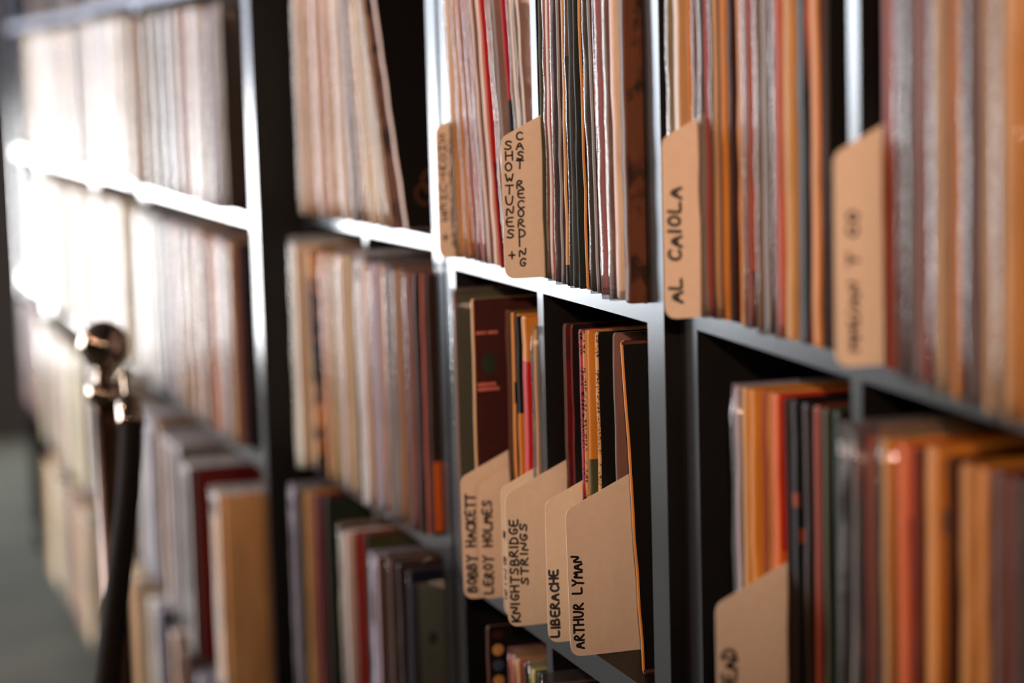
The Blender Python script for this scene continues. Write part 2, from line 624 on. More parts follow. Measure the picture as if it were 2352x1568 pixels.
def plastic_mesh(bm, t, d, h, head=0.012, lead=0.004):
    """loose clear outer sleeve: closed around the jacket, wavy leading edge and a soft empty top"""
    n = 12
    rows = []
    w = t / 2 + 0.0014
    for i in range(n + 1):
        z = (h + head) * i / n
        top = max(0.0, (z - h) / head) if head > 0 else 0
        ww = w * (1 - 0.88 * top) + 0.0003
        y0 = -lead + random.uniform(-0.0008, 0.0008)
        cx = t / 2 + random.uniform(-0.0006, 0.0006) + 0.004 * top * random.uniform(-1, 1)
        ring = [(cx - ww, d + 0.002), (cx - ww, y0 + 0.002), (cx - ww * 0.45, y0 + 0.0002), (cx + ww * 0.45, y0 + 0.0002),
                (cx + ww, y0 + 0.002), (cx + ww, d + 0.002)]
        rows.append([bm.verts.new((x, y, z)) for x, y in ring])
    m = 6
    for a in range(n):
        for j in range(m):
            k = (j + 1) % m
            bm.faces.new((rows[a][j], rows[a][k], rows[a + 1][k], rows[a + 1][j]))
    bm.faces.new(rows[0])
    bm.faces.new(list(reversed(rows[-1])))
    bmesh.ops.recalc_face_normals(bm, faces=bm.faces)


def colname(c):
    return c if isinstance(c, str) else c[0]


def mat_of(c):
    return paper(c) if isinstance(c, str) else paper(c[0], tuple(c[1:]))


DSP = {'split': 'two-coloured', 'text': 'printed', 'mottle': 'mottled', 'foot': 'dark-footed', 'fire': 'flame-coloured', 'band': 'banded'}


def record(root_loc, lean, t, spine, cover, label, group, h=0.333, d=0.333, pl=False, open_side=False, head=0.010, extra=None, lead=0.004):
    root = empty('record_jacket', root_loc, label, 'record', group)
    tx = math.tan(math.radians(lean)) * h
    OCC.setdefault(CUR[0], []).append((root_loc[0] - max(0, tx) - 0.002, root_loc[0] + t / math.cos(math.radians(lean)) - min(0, tx) + 0.002))
    root.rotation_euler = (0, -math.radians(lean), 0)
    bm = bmesh.new()
    jacket_mesh(bm, t, d, h, open_side=open_side)
    j = link_mesh('jacket', bm, [mat_of(spine), mat_of(cover)], root)
    if open_side:
        bm = bmesh.new()
        add_box(bm, t * 0.36, t * 0.64, 0.0022, d - 0.004, 0.004, h - 0.004)
        link_mesh('inner_sleeve', bm, paper('cream'), j)
    if pl:
        bm = bmesh.new()
        plastic_mesh(bm, t, d, h, head=head, lead=lead)
        link_mesh('plastic_sleeve', bm, clear_plastic(), root, smooth=True)
    if extra:
        extra(root, t, d, h)
    return root


WARN = []
DEBUG = False
OCC = {}
CUR = [None]


def fill_bay(u, k, yref, entries, where, group, xmin=None, xmax=None):
    """entries: dict(x=pixel column of the leading edge at row yref, p=cm in front of the shelf, t=mm, s=spine, c=cover, a=lean, pl, ...)"""
    last = -99
    prev_t = None
    card_l = None
    CUR[0] = (u.key, k)
    nrec = sum(1 for e in entries if not e.get('card'))
    i = 0
    for e in entries:
        p = e.get('p', 0.5) / 100
        a = e.get('a', 0.0)
        t = e.get('t', 7) / 1000
        yr = e.get('y', yref)
        H = hit_y(e['x'], yr, u.L - p)
        X = H.x
        zb = u.zt(k, X) + 0.0004
        X = H.x + math.tan(math.radians(a)) * (H.z - zb)
        zb = u.zt(k, X) + 0.0004
        need = last + 0.0005
        if e.get('pl'):
            need += 0.0016
        hh_ = e.get('h', 0.333)
        if not e.get('card'):
            if xmin is not None and last < -50:
                need = max(need, xmin + 0.0025 + max(0, math.tan(math.radians(a)) * hh_))
            elif prev_t is not None:
                need = max(need, prev_t + math.tan(math.radians(a)) * hh_)
            if card_l is not None:
                need = max(need, last + 0.0008 + (math.tan(math.radians(a)) - math.tan(math.radians(card_l))) * 0.19)
            card_l = None
        if X < need:
            if X < need - 0.012:
                WARN.append((u.key, k, e['x'], round((need - X) * 1000)))
            X = need
        lim = xmax if xmax is not None else u.inner[1]
        if X + t > lim + 0.0005:
            WARN.append(('over', u.key, k, e['x'], round((X + t - lim) * 1000)))
            X = lim - t - 0.001
        if xmin is not None and X < xmin:
            X = xmin
        if DEBUG and u.key in 'B':
            print('DBG', u.key, k, e['x'], 'X', round(X - u.x0, 4), 't', t)
        last = X + t / max(0.3, math.cos(math.radians(a))) + (0.0016 if e.get('pl') else 0)
        if e.get('card'):
            divider_card((X, u.L - p, zb), e['card'], e['label'], a)
            last = X + 0.0012
            card_l = a
            continue
        prev_t = last + (0.0035 if e.get('pl') else 0.0008) - math.tan(math.radians(a)) * e.get('h', 0.333)
        sp = e.get('s', 'tan')
        cv = e.get('c', sp)
        c0 = colname(sp)
        c1 = colname(cv)
        name = c0 if c0 == c1 else f'{c0}-edged {c1}'
        if e.get('desc'):
            name = e['desc']
        lab = e.get('label')
        if not lab:
            lab = f"{name} record{' in plastic' if e.get('pl') else ''}, {ordinal(i)} from left, {where}"
        record((X, u.L - p, zb + t * math.sin(math.radians(abs(a)))), a, t, sp, cv, lab, group, h=e.get('h', 0.333), pl=e.get('pl', False),
               open_side=e.get('o', False), head=e.get('head', 0.012), extra=e.get('extra'), lead=e.get('lead', 0.004))
        i += 1


# ------------------------------------------------------------------ handwriting
GL = {
    'A': [[(0, 0), (.5, 1), (1, 0)], [(.2, .38), (.82, .38)]],
    'B': [[(0, 0), (0, 1), (.65, .95), (.75, .75), (.55, .55), (0, .5)], [(.5, .52), (.95, .35), (.8, .05), (0, 0)]],
    'C': [[(.95, .82), (.6, 1), (.2, .8), (.05, .45), (.25, .08), (.65, 0), (1, .15)]],
    'D': [[(0, 0), (.05, 1)], [(0, 1), (.6, .9), (.95, .5), (.7, .1), (0, 0)]],
    'E': [[(.9, 1), (0, 1), (0, 0), (.95, 0)], [(0, .52), (.75, .52)]],
    'G': [[(.9, .85), (.55, 1), (.15, .75), (.05, .35), (.3, .02), (.75, .05), (.9, .4), (.5, .42)]],
    'H': [[(0, 0), (0, 1)], [(.9, 0), (.9, 1)], [(0, .5), (.9, .55)]],
    'I': [[(.12, 0), (.12, 1)]],
    'K': [[(0, 0), (0, 1)], [(.9, 1), (0, .45), (.95, 0)]],
    'L': [[(.05, 1), (0, .1), (.2, 0), (.95, .05)]],
    'M': [[(0, 0), (.1, 1), (.5, .35), (.9, 1), (1, 0)]],
    'N': [[(0, 0), (.05, 1), (.85, .02), (.95, 1)]],
    'O': [[(.5, 1), (.1, .8), (.05, .3), (.45, 0), (.9, .25), (.9, .75), (.5, 1)]],
    'R': [[(0, 0), (.05, 1), (.7, .95), (.75, .65), (.1, .48), (.95, 0)]],
    'S': [[(.9, .85), (.5, 1), (.1, .8), (.3, .55), (.8, .42), (.85, .15), (.45, 0), (0, .12)]],
    'T': [[(0, 1), (1, 1)], [(.5, 1), (.45, 0)]],
    'U': [[(0, 1), (.05, .2), (.4, 0), (.85, .15), (.95, 1)]],
    'W': [[(0, 1), (.22, 0), (.5, .7), (.75, 0), (1, 1)]],
    'Y': [[(0, 1), (.45, .5), (.95, 1)], [(.45, .5), (.35, -.15)]],
    '+': [[(.5, .1), (.5, .9)], [(.1, .5), (.9, .5)]],
    '.': [[(.4, 0), (.5, .08)]],
}


def stroke(bm, pts, w):
    """a flat pen stroke, round-ended, in the plane x = 0 (points are (y, z))"""
    th = 0.00012
    P = [Vector(p) for p in pts]
    # refine with corner smoothing
    for _ in range(2):
        Q = [P[0]]
        for a, b in zip(P[:-1], P[1:]):
            Q.append(a.lerp(b, .25))
            Q.append(a.lerp(b, .75))
        Q.append(P[-1])
        P = Q
    L, R = [], []
    for i, p in enumerate(P):
        a = P[max(0, i - 1)]
        b = P[min(len(P) - 1, i + 1)]
        d = (b - a)
        if d.length < 1e-9:
            d = Vector((1, 0))
        d.normalize()
        nrm = Vector((-d.y, d.x)) * w / 2
        L.append(p + nrm)
        R.append(p - nrm)
    lv = [bm.verts.new((th, q.x, q.y)) for q in L]
    rv = [bm.verts.new((th, q.x, q.y)) for q in R]
    for i in range(len(P) - 1):
        bm.faces.new((lv[i], rv[i], rv[i + 1], lv[i + 1]))
    for c in (P[0], P[-1]):
        ring = [bm.verts.new((th * 1.05, c.x + math.cos(k * math.pi / 4) * w / 2, c.y + math.sin(k * math.pi / 4) * w / 2)) for k in range(8)]
        bm.faces.new(ring)


def write_up(bm, text, y, z, adv, size, w, ls=0.74):
    """text running upwards, letter tops towards the aisle (-Y)"""
    for ch in text:
        if ch != ' ':
            jx, jy = random.uniform(-.06, .06), random.uniform(-.06, .06)
            for st in GL[ch]:
                pts = []
                for (gx, gy) in st:
                    gx2 = gx + 0.10 * gy + jx
                    gy2 = gy + jy
                    pts.append((y + size * (1 - gy2), z + adv * ls * gx2))
                stroke(bm, pts, w)
        z += adv * (0.5 if ch == 'I' else 1.0)


def write_down(bm, text, y, z, adv, size, w):
    """upright letters stacked from the top down"""
    for ch in text:
        if ch != ' ':
            jx, jy = random.uniform(-.08, .08), random.uniform(-.06, .06)
            for st in GL[ch]:
                stroke(bm, [(y + size * 0.9 * (gx + jx), z + size * (gy + jy)) for gx, gy in st], w)
        z -= adv


card_mat = plain('cream_card', 'd9c6ae', rough=0.6, var=0.03, scale=120, bump=0.03)
ink = plain('black_marker_ink', (0.006, 0.005, 0.012), rough=0.35)


def divider_card(loc, spec, label, lean=0):
    """spec: dict(ear=height of the ear, rise, run, text=[(mode, text, y, z, adv, size, w)])"""
    ear = spec.get('ear', 0.145)
    run, rise = spec.get('run', 0.10), spec.get('rise', 0.046)
    pts = []

    def corner(c, a, b, r, n=6):
        c, a, b = Vector(c), Vector(a), Vector(b)
        u1 = (a - c).normalized(); u2 = (b - c).normalized()
        ang = u1.angle(u2)
        tl = r / math.tan(ang / 2)
        p0 = c + u1 * tl; p1 = c + u2 * tl
        for i in range(n + 1):
            s = i / n
            q = (1 - s) ** 2 * p0 + 2 * s * (1 - s) * c + s * s * p1
            pts.append((q.x, q.y))
    corner((0, 0), (0.3, 0), (0, ear), 0.013)
    corner((0, ear), (0, 0), (run, ear + rise), 0.012)
    pts.append((run, ear + rise)); pts.append((0.30, ear + rise)); pts.append((0.30, 0))
    bm = bmesh.new()
    T = 0.0008
    a = [bm.verts.new((0, y, z)) for y, z in pts]
    b = [bm.verts.new((T, y, z)) for y, z in pts]
    bm.faces.new(a)
    bm.faces.new(list(reversed(b)))
    for i in range(len(pts)):
        j = (i + 1) % len(pts)
        bm.faces.new((a[i], b[i], b[j], a[j]))
    bmesh.ops.recalc_face_normals(bm, faces=bm.faces)
    root = empty('divider_card', loc, label, 'divider card', 'handwritten divider cards between the records', rot=(0, -math.radians(lean), 0))
    c = link_mesh('card', bm, card_mat, root)
    bm = bmesh.new()
    for mode, text, y, z, adv, size, w in spec['text']:
        (write_up if mode == 'up' else write_down)(bm, text, y, z, adv, size, w)
    link_mesh('handwriting', bm, ink, root, loc=(T, 0, 0))
    return root


def R(x, p=0.5, t=7, s='tan', c=None, **kw):
    d = dict(x=x, p=p, t=t, s=s, c=c if c is not None else s)
    d.update(kw)
    return d


def CARD(x, p, label, **spec):
    y = spec.pop('y', None)
    lean = spec.pop('a', 0.0)
    d = dict(x=x, p=p, t=1, card=spec, label=label, a=lean)
    if y:
        d['y'] = y
    return d


# ---------- small extras printed on or stuck to a cover (near face, +X side)
def cover_marks(items, mat_default='rose'):
    def f(root, t, d, h):
        for nm, col, shape, y, z, sy, sz in items:
            bm = bmesh.new()
            if shape == 'disc':
                vs = [bm.verts.new((0, sy * math.cos(k * math.pi / 16), sz * math.sin(k * math.pi / 16))) for k in range(32)]
                vb = [bm.verts.new((0.0003, v.co.y, v.co.z)) for v in vs]
                bm.faces.new(vb)
                for k in range(32):
                    bm.faces.new((vs[k], vs[(k + 1) % 32], vb[(k + 1) % 32], vb[k]))
            elif shape == 'ring':
                n = 32
                for k in range(n):
                    a0, a1 = 2 * math.pi * k / n, 2 * math.pi * (k + 1) / n
                    q = [bm.verts.new((0.0003, rr * sy * math.cos(a), rr * sz * math.sin(a))) for rr, a in ((1, a0), (1, a1), (.82, a1), (.82, a0))]
                    bm.faces.new(q)
            elif shape == 'torn':
                rnd = random.Random(3)
                vs = []
                for k in range(18):
                    a = 2 * math.pi * k / 18
                    rr = rnd.uniform(.7, 1.1)
                    vs.append(bm.verts.new((0.0004, sy * rr * math.cos(a), sz * rr * math.sin(a))))
                bm.faces.new(vs)
            else:
                add_box(bm, 0, 0.0003, -sy, sy, -sz, sz)
            link_mesh(nm, bm, paper(col), root, loc=(t + 0.0003, y, z))
    return f


# =================================================================== middle shelf (in focus)
W_B1 = 'middle shelf upper row, left half'
ctext_cast = [('down', 'SHOWTUNES +', 0.0040, 0.1385, 0.0118, 0.0092, 0.0020),
              ('down', 'CAST RECORDING', 0.0168, 0.1485, 0.0104, 0.0084, 0.0020)]
b1l = [
    CARD(1006, 3.2, 'blurred cream card with stacked handwriting, beside the brightly lit upright edge', y=500, ear=0.155, text=ctext_cast),
    R(1046, 1.3, 9, 'tan', 'amber', a=4, pl=True), R(1058, 1.2, 8, 'amber', 'amber', a=5),
    R(1072, 1.1, 8, 'amber', 'gold', a=6, pl=True), R(1092, 1.0, 7, 'rust', 'orange', a=7.5, pl=True),
    R(1106, 1.0, 7, 'rose', 'rose', a=8, pl=True), R(1119, 0.9, 6, 'pink white', 'mauve', a=9, pl=True),
    R(1134, 0.9, 6, 'pink white', 'tan', a=9),
    R(1144, 1.2, 4, 'red', ('red', 'split', 0.12, 'dark red'), a=9.5),
    R(1165, 0.8, 5, 'silver', 'amber', a=9.5, pl=True), R(1172, 0.9, 4, 'silver', 'mauve', a=9.5, pl=True),
    R(1190, 0.3, 4, ('red', 'split', 0.19, 'black'), ('crimson', 'split', 0.19, 'navy'), a=8.5),
    R(1205, 0.0, 4, 'white', 'beige', a=7, pl=True), R(1218, -0.3, 4, 'white', 'mauve', a=6, pl=True),
]
card2 = CARD(1158, 4.3, 'cream divider card with two columns of stacked capitals, in focus in the upper row', y=590, ear=0.151, run=0.10, rise=0.05, text=ctext_cast)
divx = UB.cols
fill_bay(UB, 0, 570, b1l, 'middle shelf upper row, left half', 'record jackets on the middle shelf, upper row', xmin=UB.cols[0][0], xmax=UB.cols[0][1] - 0.004)
b1r = [
    card2,
    R(1247, -0.1, 4, 'olive', 'olive', y=600, desc='olive', extra=cover_marks([('torn_sticker', 'tan', 'torn', 0.014, 0.060, 0.010, 0.042)])),
    R(1266, 0.5, 4, 'white', 'rose', pl=True), R(1272, 0.4, 4, 'rose', 'brown'),
    R(1279, 0.5, 5, 'navy', 'navy'), R(1289, 0.8, 5, 'silver', 'maroon', pl=True, lead=0.007),
    R(1300, 0.9, 6, ('tan', 'split', 0.022, 'black'), ('tan', 'split', 0.235, 'maroon')),
    R(1316, 0.9, 5, 'teal', ('teal', 'mottle', 'black'), pl=True), R(1328, 0.8, 5, 'black', 'teal'),
    R(1345, 0.5, 5, 'amber', 'dark brown', a=1.5), R(1356, 0.7, 5, 'dark brown', 'black', a=1.5),
    R(1368, 0.9, 5, 'silver', 'dark brown', a=2, pl=True, lead=0.006), R(1378, 0.8, 5, 'rust', 'maroon', a=2),
    R(1388, 0.6, 4, 'magenta', 'dark red', a=2, pl=True), R(1397, 1.5, 8, 'white', 'rose', a=1, pl=True, lead=0.008),
    R(1414, 1.3, 9, 'pink white', 'cream', a=1, pl=True, lead=0.008),
    R(1434, 1.6, 12, 'brown', ('brown', 'mottle', 'dark brown'), a=0.5, desc='thick brown'),
]
fill_bay(UB, 0, 620, b1r, 'middle shelf upper row, right half', 'record jackets on the middle shelf, upper row', xmin=UB.cols[1][0])

# middle row of the middle shelf
def card_up(x, y, p, label, texts, **kw):
    return CARD(x, p, label, y=y, text=texts, **kw)


b2l = [
    R(1049, 2.6, 6, 'mauve', ('olive', 'split', 0.12, 'teal'), y=1000, pl=True, desc='olive', h=0.345, head=0.004),
    R(1089, 3.4, 6, 'tan', 'maroon', y=1000, h=0.345, desc='maroon',
      extra=cover_marks([('printed_line', 'rose', 'box', 0.010, 0.306, 0.006, 0.0018), ('printed_line', 'rose', 'box', 0.024, 0.306, 0.006, 0.0018),
                         ('green_emblem', 'dark green', 'disc', 0.019, 0.270, 0.009, 0.012),
                         ('printed_line', 'rose', 'box', 0.015, 0.2465, 0.011, 0.002), ('printed_line', 'rose', 'box', 0.017, 0.241, 0.013, 0.002)])),
    card_up(1061, 1200, 5.6, 'cream card whose handwriting begins with B, leftmost in the middle row',
            [('up', 'BOBBY HACKETT', 0.0045, 0.008, 0.0089, 0.0108, 0.0029)], ear=0.142, run=0.10, rise=0.048),
    card_up(1098, 1200, 3.9, 'cream card directly right of the leftmost card, handwriting running up its edge',
            [('up', 'LEROY HOLMES', 0.0050, 0.006, 0.0092, 0.0108, 0.0028)], ear=0.135, run=0.10, rise=0.048),
    R(1162, 0.1, 5, 'brown', 'brown', y=1000), R(1170, 0.1, 5, 'brown', 'olive', y=1000),
    R(1179, 0.4, 8, 'amber', 'black', y=1000, desc='amber and black',
      extra=cover_marks([('black_panel', 'black', 'box', 0.0035, 0.243, 0.0035, 0.012)])),
    R(1191, 0.3, 6, ('amber', 'band', 0.276, 0.055, 'black'), ('amber', 'band', 0.276, 0.055, 'black'), y=1000, pl=True, head=0.022, lead=-0.05),
    R(1204, 0.35, 15, ('amber', 'split', 0.283, 'red'), ('amber', 'split', 0.283, 'red'), y=1000, h=0.333, desc='amber and red'),
    card_up(1152, 1180, 3.9, 'cream card mostly hidden behind the card with two written lines',
            [('up', 'KING S', 0.0010, 0.020, 0.0150, 0.0032, 0.0014)], ear=0.146, run=0.10, rise=0.048),
    R(1231, 0.2, 5, 'tan', 'grey', y=1000, h=0.322, pl=True, head=0.004),
]
fill_bay(UB, -1, 1000, b2l, 'middle shelf middle row, left half', 'record jackets on the middle shelf, middle row', xmin=UB.cols[0][0], xmax=UB.cols[0][1] + 0.004)
b2r = [
    card_up(1164, 1300, 4.9, 'cream card with two lines of handwriting, the longer one beginning with K',
            [('up', 'KNIGHTSBRIDGE', 0.0036, 0.005, 0.0097, 0.0095, 0.0024), ('up', 'STRINGS', 0.0158, 0.046, 0.0108, 0.0082, 0.0024)], ear=0.147, run=0.12, rise=0.055),
    R(1299, -1.2, 7, 'brown', ('dark red', 'mottle', 'maroon'), y=1000, o=True, desc='worn dark red'),
    R(1316, -1.6, 3, 'dark red', 'black', y=1000),
    card_up(1255, 1300, 3.1, 'cream card with one handwritten word beginning with L, beside two wider cards',
            [('up', 'LIBERACHE', 0.0030, 0.006, 0.0088, 0.0095, 0.0027)], ear=0.152, run=0.10, rise=0.046),
    R(1329, -1.0, 6, ('magenta', 'text', 'black'), ('magenta', 'text', 'black'), y=900, desc='magenta printed'),
    R(1340, -1.1, 4, ('tan', 'text', 'black'), 'tan', y=900, desc='tan printed'),
    R(1350, -1.3, 5, ('amber', 'split', 0.198, 'olive'), ('amber', 'split', 0.198, 'olive'), y=900, desc='amber and olive'),
    R(1368, -1.8, 7, ('tan', 'text', 'brown'), 'black', y=900, desc='tan-edged black'),
    R(1409, -3.0, 3, 'grey', 'mauve', y=900),
    card_up(1303, 1300, 2.8, 'widest cream card, two handwritten words near its edge, rightmost in the middle row',
            [('up', 'ARTHUR LYMAN', 0.0045, 0.008, 0.0082, 0.0105, 0.0024)], a=2.5, ear=0.153, run=0.11, rise=0.050),
    R(1423, -1.6, 5, 'amber', 'black', y=790, a=7.5, h=0.334, desc='black',
      label='black record jacket with thin gold edge, leaning against the middle shelf upright',
      extra=cover_marks([('gold_border', 'brown', 'box', 0.06, 0.0022, 0.06, 0.0016), ('gold_border', 'brown', 'box', 0.06, 0.3315, 0.06, 0.0016),
                         ('printed_ring', 'brown', 'ring', 0.050, 0.285, 0.008, 0.010), ('printed_ring', 'brown', 'ring', 0.046, 0.258, 0.008, 0.010)])),
]
fill_bay(UB, -1, 1000, b2r, 'middle shelf middle row, right half', 'record jackets on the middle shelf, middle row', xmin=UB.cols[1][0], xmax=UB.inner[1] + 0.001)

dots = cover_marks([('orange_dot', 'tan', 'disc', 0.0125, 0.331, 0.0068, 0.0068), ('grey_dot', 'slate', 'disc', 0.0125, 0.3125, 0.0068, 0.0068),
                    ('orange_dot', 'tan', 'disc', 0.0125, 0.294, 0.0068, 0.0068), ('dark_dot', 'maroon', 'disc', 0.0125, 0.349, 0.0068, 0.005)])
b3 = [
    R(1116, 2.2, 5, 'brown', 'black', y=1450, h=0.360, extra=dots, desc='black dotted', pl=False,
      label='black record jacket with a column of orange dots, under the leftmost cards'),
    R(1172, 0.6, 6, 'rose', 'rust', y=1500, pl=True), R(1185, 0.4, 8, 'tan', 'rose', y=1500, pl=True),
    R(1203, 0.2, 7, 'dark brown', 'dark brown', y=1500), R(1219, 0.3, 8, 'olive yellow', 'olive', y=1500, pl=True), R(1232, 0, 6, 'olive', 'dark brown', y=1500),
]
fill_bay(UB, -2, 1500, b3, 'middle shelf lower row, left half', 'record jackets on the middle shelf, lower row', xmin=UB.cols[0][0], xmax=UB.cols[0][1])
b3r = [
    R(1247, 1.0, 8, 'grey', 'dark brown', y=1560, pl=True, head=0.014), R(1275, 0.5, 8, 'tan', 'beige', y=1560, h=0.33),
    R(1300, 0.2, 9, 'beige', 'black', y=1560, h=0.33), R(1330, 0.2, 9, 'dark brown', 'brown', y=1560),
]
fill_bay(UB, -2, 1560, b3r, 'middle shelf lower row, right half', 'record jackets on the middle shelf, lower row', xmin=UB.cols[1][0])

# =================================================================== nearest shelf
c1 = [
    R(1543, 1.9, 8, 'white', 'tan', y=150, pl=True, lead=0.008), R(1575, 1.3, 8, 'amber', 'amber', y=150), R(1603, 0.9, 7, 'silver', 'mauve', y=150, pl=True, lead=0.007),
    CARD(1519, 4.9, 'large blurred cream card with short handwriting, overlapping the middle upright', y=500, ear=0.160, run=0.10, rise=0.05,
         text=[('up', 'AL CAIOLA', 0.0050, 0.014, 0.0124, 0.0120, 0.0030)]),
    R(1620, 0.8, 9, 'red', 'tan', y=600, pl=True, lead=0.008), R(1640, 0.7, 8, 'tan', 'mauve', y=600, pl=True),
    R(1658, 0.5, 8, 'amber', 'amber', y=600), R(1676, 0.3, 8, 'dark brown', 'maroon', y=600),
    R(1698, 0.5, 10, 'amber', 'amber', y=600), R(1716, 0.5, 9, 'rust', ('orange', 'split', 0.05, 'navy'), y=600, pl=True),
    R(1737, 0.5, 9, 'amber', 'brown', y=600), R(1754, 0.9, 9, 'silver', 'dark brown', y=600, pl=True, lead=0.008),
    R(1782, 1.0, 9, 'rose', 'orange', y=600, pl=True), R(1800, 0.8, 12, 'tan', 'tan', y=600),
    R(1835, 0.7, 14, 'black', ('black', 'fire'), y=600, desc='flame-coloured'), R(1864, 0.5, 14, 'amber', 'brown', y=600),
    R(1888, 0.1, 8, 'dark brown', 'black', y=600),
]
fill_bay(UC, 0, 600, c1, 'nearest shelf upper row, left half', 'record jackets on the nearest shelf, upper row', xmin=UC.cols[0][0], xmax=UC.cols[0][1] - 0.004)
c1r = [
    CARD(1916, 3.9, 'blurred cream card below the bright vertical strip of the nearest shelf', y=550, ear=0.162, run=0.10, rise=0.05,
         text=[('up', 'MMUAN T CO', 0.0110, 0.012, 0.0108, 0.0085, 0.0026)]),
    R(2030, 0.9, 11, 'rust', 'brown', y=650), R(2052, 0.9, 10, 'rust', 'red', y=650), R(2072, 1.0, 9, 'brown', 'maroon', y=650, pl=True, lead=0.006),
    R(2098, 1.6, 9, 'mauve', 'brown', y=650, pl=True, lead=0.008), R(2122, 1.6, 9, 'rust', 'dark red', y=650),
    R(2150, 2.6, 10, 'tan', 'dark brown', y=650, pl=True, lead=0.006), R(2185, 2.8, 9, 'amber', 'maroon', y=650),
    R(2228, 3.2, 9, 'brown', 'brown', y=650, pl=True, lead=0.006), R(2262, 3.8, 10, 'tan', 'brown', y=650),
    R(2300, 4.4, 9, 'tan', 'tan', y=650, pl=True, lead=0.006), R(2335, 3.6, 9, 'amber', 'mauve', y=650),
]
fill_bay(UC, 0, 650, c1r, 'nearest shelf upper row, right half', 'record jackets on the nearest shelf, upper row', xmin=UC.cols[1][0])

c2 = [
    CARD(1634, 5.4, 'blurred cream card cut off by the bottom of the picture', y=1500, ear=0.161, run=0.12, rise=0.055,
         text=[('up', 'GLENN HEAD', 0.0050, 0.020, 0.0104, 0.0125, 0.0030)]),
    R(1690, 2.3, 5, 'lilac', 'grey', y=1100, pl=True, head=0.003), R(1700, 2.1, 8, 'tan', 'amber', y=1100), R(1722, 1.9, 10, 'amber', 'amber', y=1100),
    R(1752, 1.3, 7, 'rust', 'tan', y=1100),
    R(1772, 1.1, 14, 'orange', ('red', 'split', 0.20, 'orange'), y=1100, desc='red and orange'),
    R(1803, 0.9, 5, 'dark brown', 'dark brown', y=1100), R(1818, 0.9, 10, ('black', 'band', 0.25, 0.006, 'rust'), ('black', 'band', 0.22, 0.006, 'rust'), y=1100),
    R(1845, 0.8, 9, 'dark brown', 'black', y=1100), R(1868, 0.6, 10, 'rust', 'maroon', y=1100), R(1890, 0.4, 8, 'olive', 'dark green', y=1100),
    R(1916, 0.2, 8, 'dark green', 'black', y=1100),
]
card12 = c2.pop(0)
c2.insert(5, dict(card12, p=7.0))
fill_bay(UC, -1, 1100, c2, 'nearest shelf middle row, left half', 'record jackets on the nearest shelf, middle row', xmin=UC.cols[0][0], xmax=UC.cols[0][1])
c2r = [
    R(1958, 3.2, 6, 'silver', 'black', y=1250, pl=True, a=-1.5, lead=0.012, head=0.010), R(1990, 2.7, 6, 'rust', 'mauve', y=1250, pl=True, lead=0.01, head=0.008),
    R(2025, 2.4, 9, 'tan', 'amber', y=1250, pl=True), R(2062, 2.2, 14, 'orange', ('orange', 'split', 0.28, 'rust'), y=1250, desc='orange'),
    R(2095, 2.0, 7, 'rust', 'maroon', y=1250), R(2125, 2.0, 18, 'amber', 'amber', y=1250, h=0.338, desc='thick amber',
                                             extra=cover_marks([('grey_sticker', 'slate', 'box', 0.012, 0.285, 0.007, 0.009)])),
    R(2172, 1.4, 7, 'brown', 'maroon', y=1250), R(2206, 1.6, 16, 'gold', 'gold', y=1250), R(2245, 1.4, 12, 'amber', 'brown', y=1250),
    R(2280, 1.2, 14, 'brown', 'rust', y=1250), R(2318, 1.0, 12, 'brown', 'dark brown', y=1250), R(2350, 0.9, 12, 'dark brown', 'black', y=1250),
    R(2385, 0.9, 12, 'brown', 'brown', y=1250),
]
fill_bay(UC, -1, 1250, c2r, 'nearest shelf middle row, right half', 'record jackets on the nearest shelf, middle row', xmin=UC.cols[1][0])

# =================================================================== shelf right of the black side
a1 = [
    R(692, 2.6, 12, 'pink white', 'cream', a=0.5, pl=True), R(717, 2.4, 9, 'amber', 'tan', a=1, pl=True), R(735, 2.4, 12, 'pink white', 'pink white', a=1.5, pl=True),
    R(765, 2.2, 10, 'amber', 'tan', a=2.5, pl=True), R(786, 2.1, 12, 'pink white', 'cream', a=4, pl=True), R(811, 2.2, 8, 'lilac', 'grey', a=6, pl=True),
    R(834, 1.8, 8, 'amber', 'brown', a=9, pl=True), R(850, 2.0, 6, 'cream', 'cream', a=12, pl=True), R(872, 2.0, 6, 'pink white', 'olive yellow', a=15, pl=True),
    R(890, 2.2, 6, 'tan', ('mauve', 'mottle', 'dark brown'), a=20, pl=True),
    R(922, 1.6, 8, 'pink white', 'black', a=23, desc='black', label='black record jacket with a pale edge, steeply leaning in front of empty space',
      extra=cover_marks([('gold_emblem', 'brown', 'ring', 0.045, 0.062, 0.016, 0.018), ('gold_emblem', 'brown', 'ring', 0.030, 0.045, 0.012, 0.014)])),
]
fill_bay(UA, 0, 480, a1, 'dark-sided shelf upper row', 'record jackets beside the black side, upper row', xmin=UA.cols[0][0])
a2 = [
    R(681, 4.6, 10, 'white', 'cream', y=800, pl=True, h=0.338, head=0.014, lead=0.008), R(712, 3.4, 22, ('dark brown', 'mottle', 'tan'), ('dark brown', 'mottle', 'amber'), y=800),
    R(744, 3.2, 16, 'amber', 'gold', y=800, pl=True), R(762, 3.0, 14, 'tan', 'olive yellow', y=800, pl=True), R(781, 2.8, 16, 'pink white', 'beige', y=800, pl=True),
    R(797, 2.2, 10, 'cream', 'beige', y=800), R(812, 1.3, 8, 'dark green', 'olive', y=800),
]
fill_bay(UA, -1, 800, a2, 'dark-sided shelf middle row, left half', 'record jackets beside the black side, middle row', xmin=UA.cols[0][0], xmax=UA.cols[0][1] + 0.004)
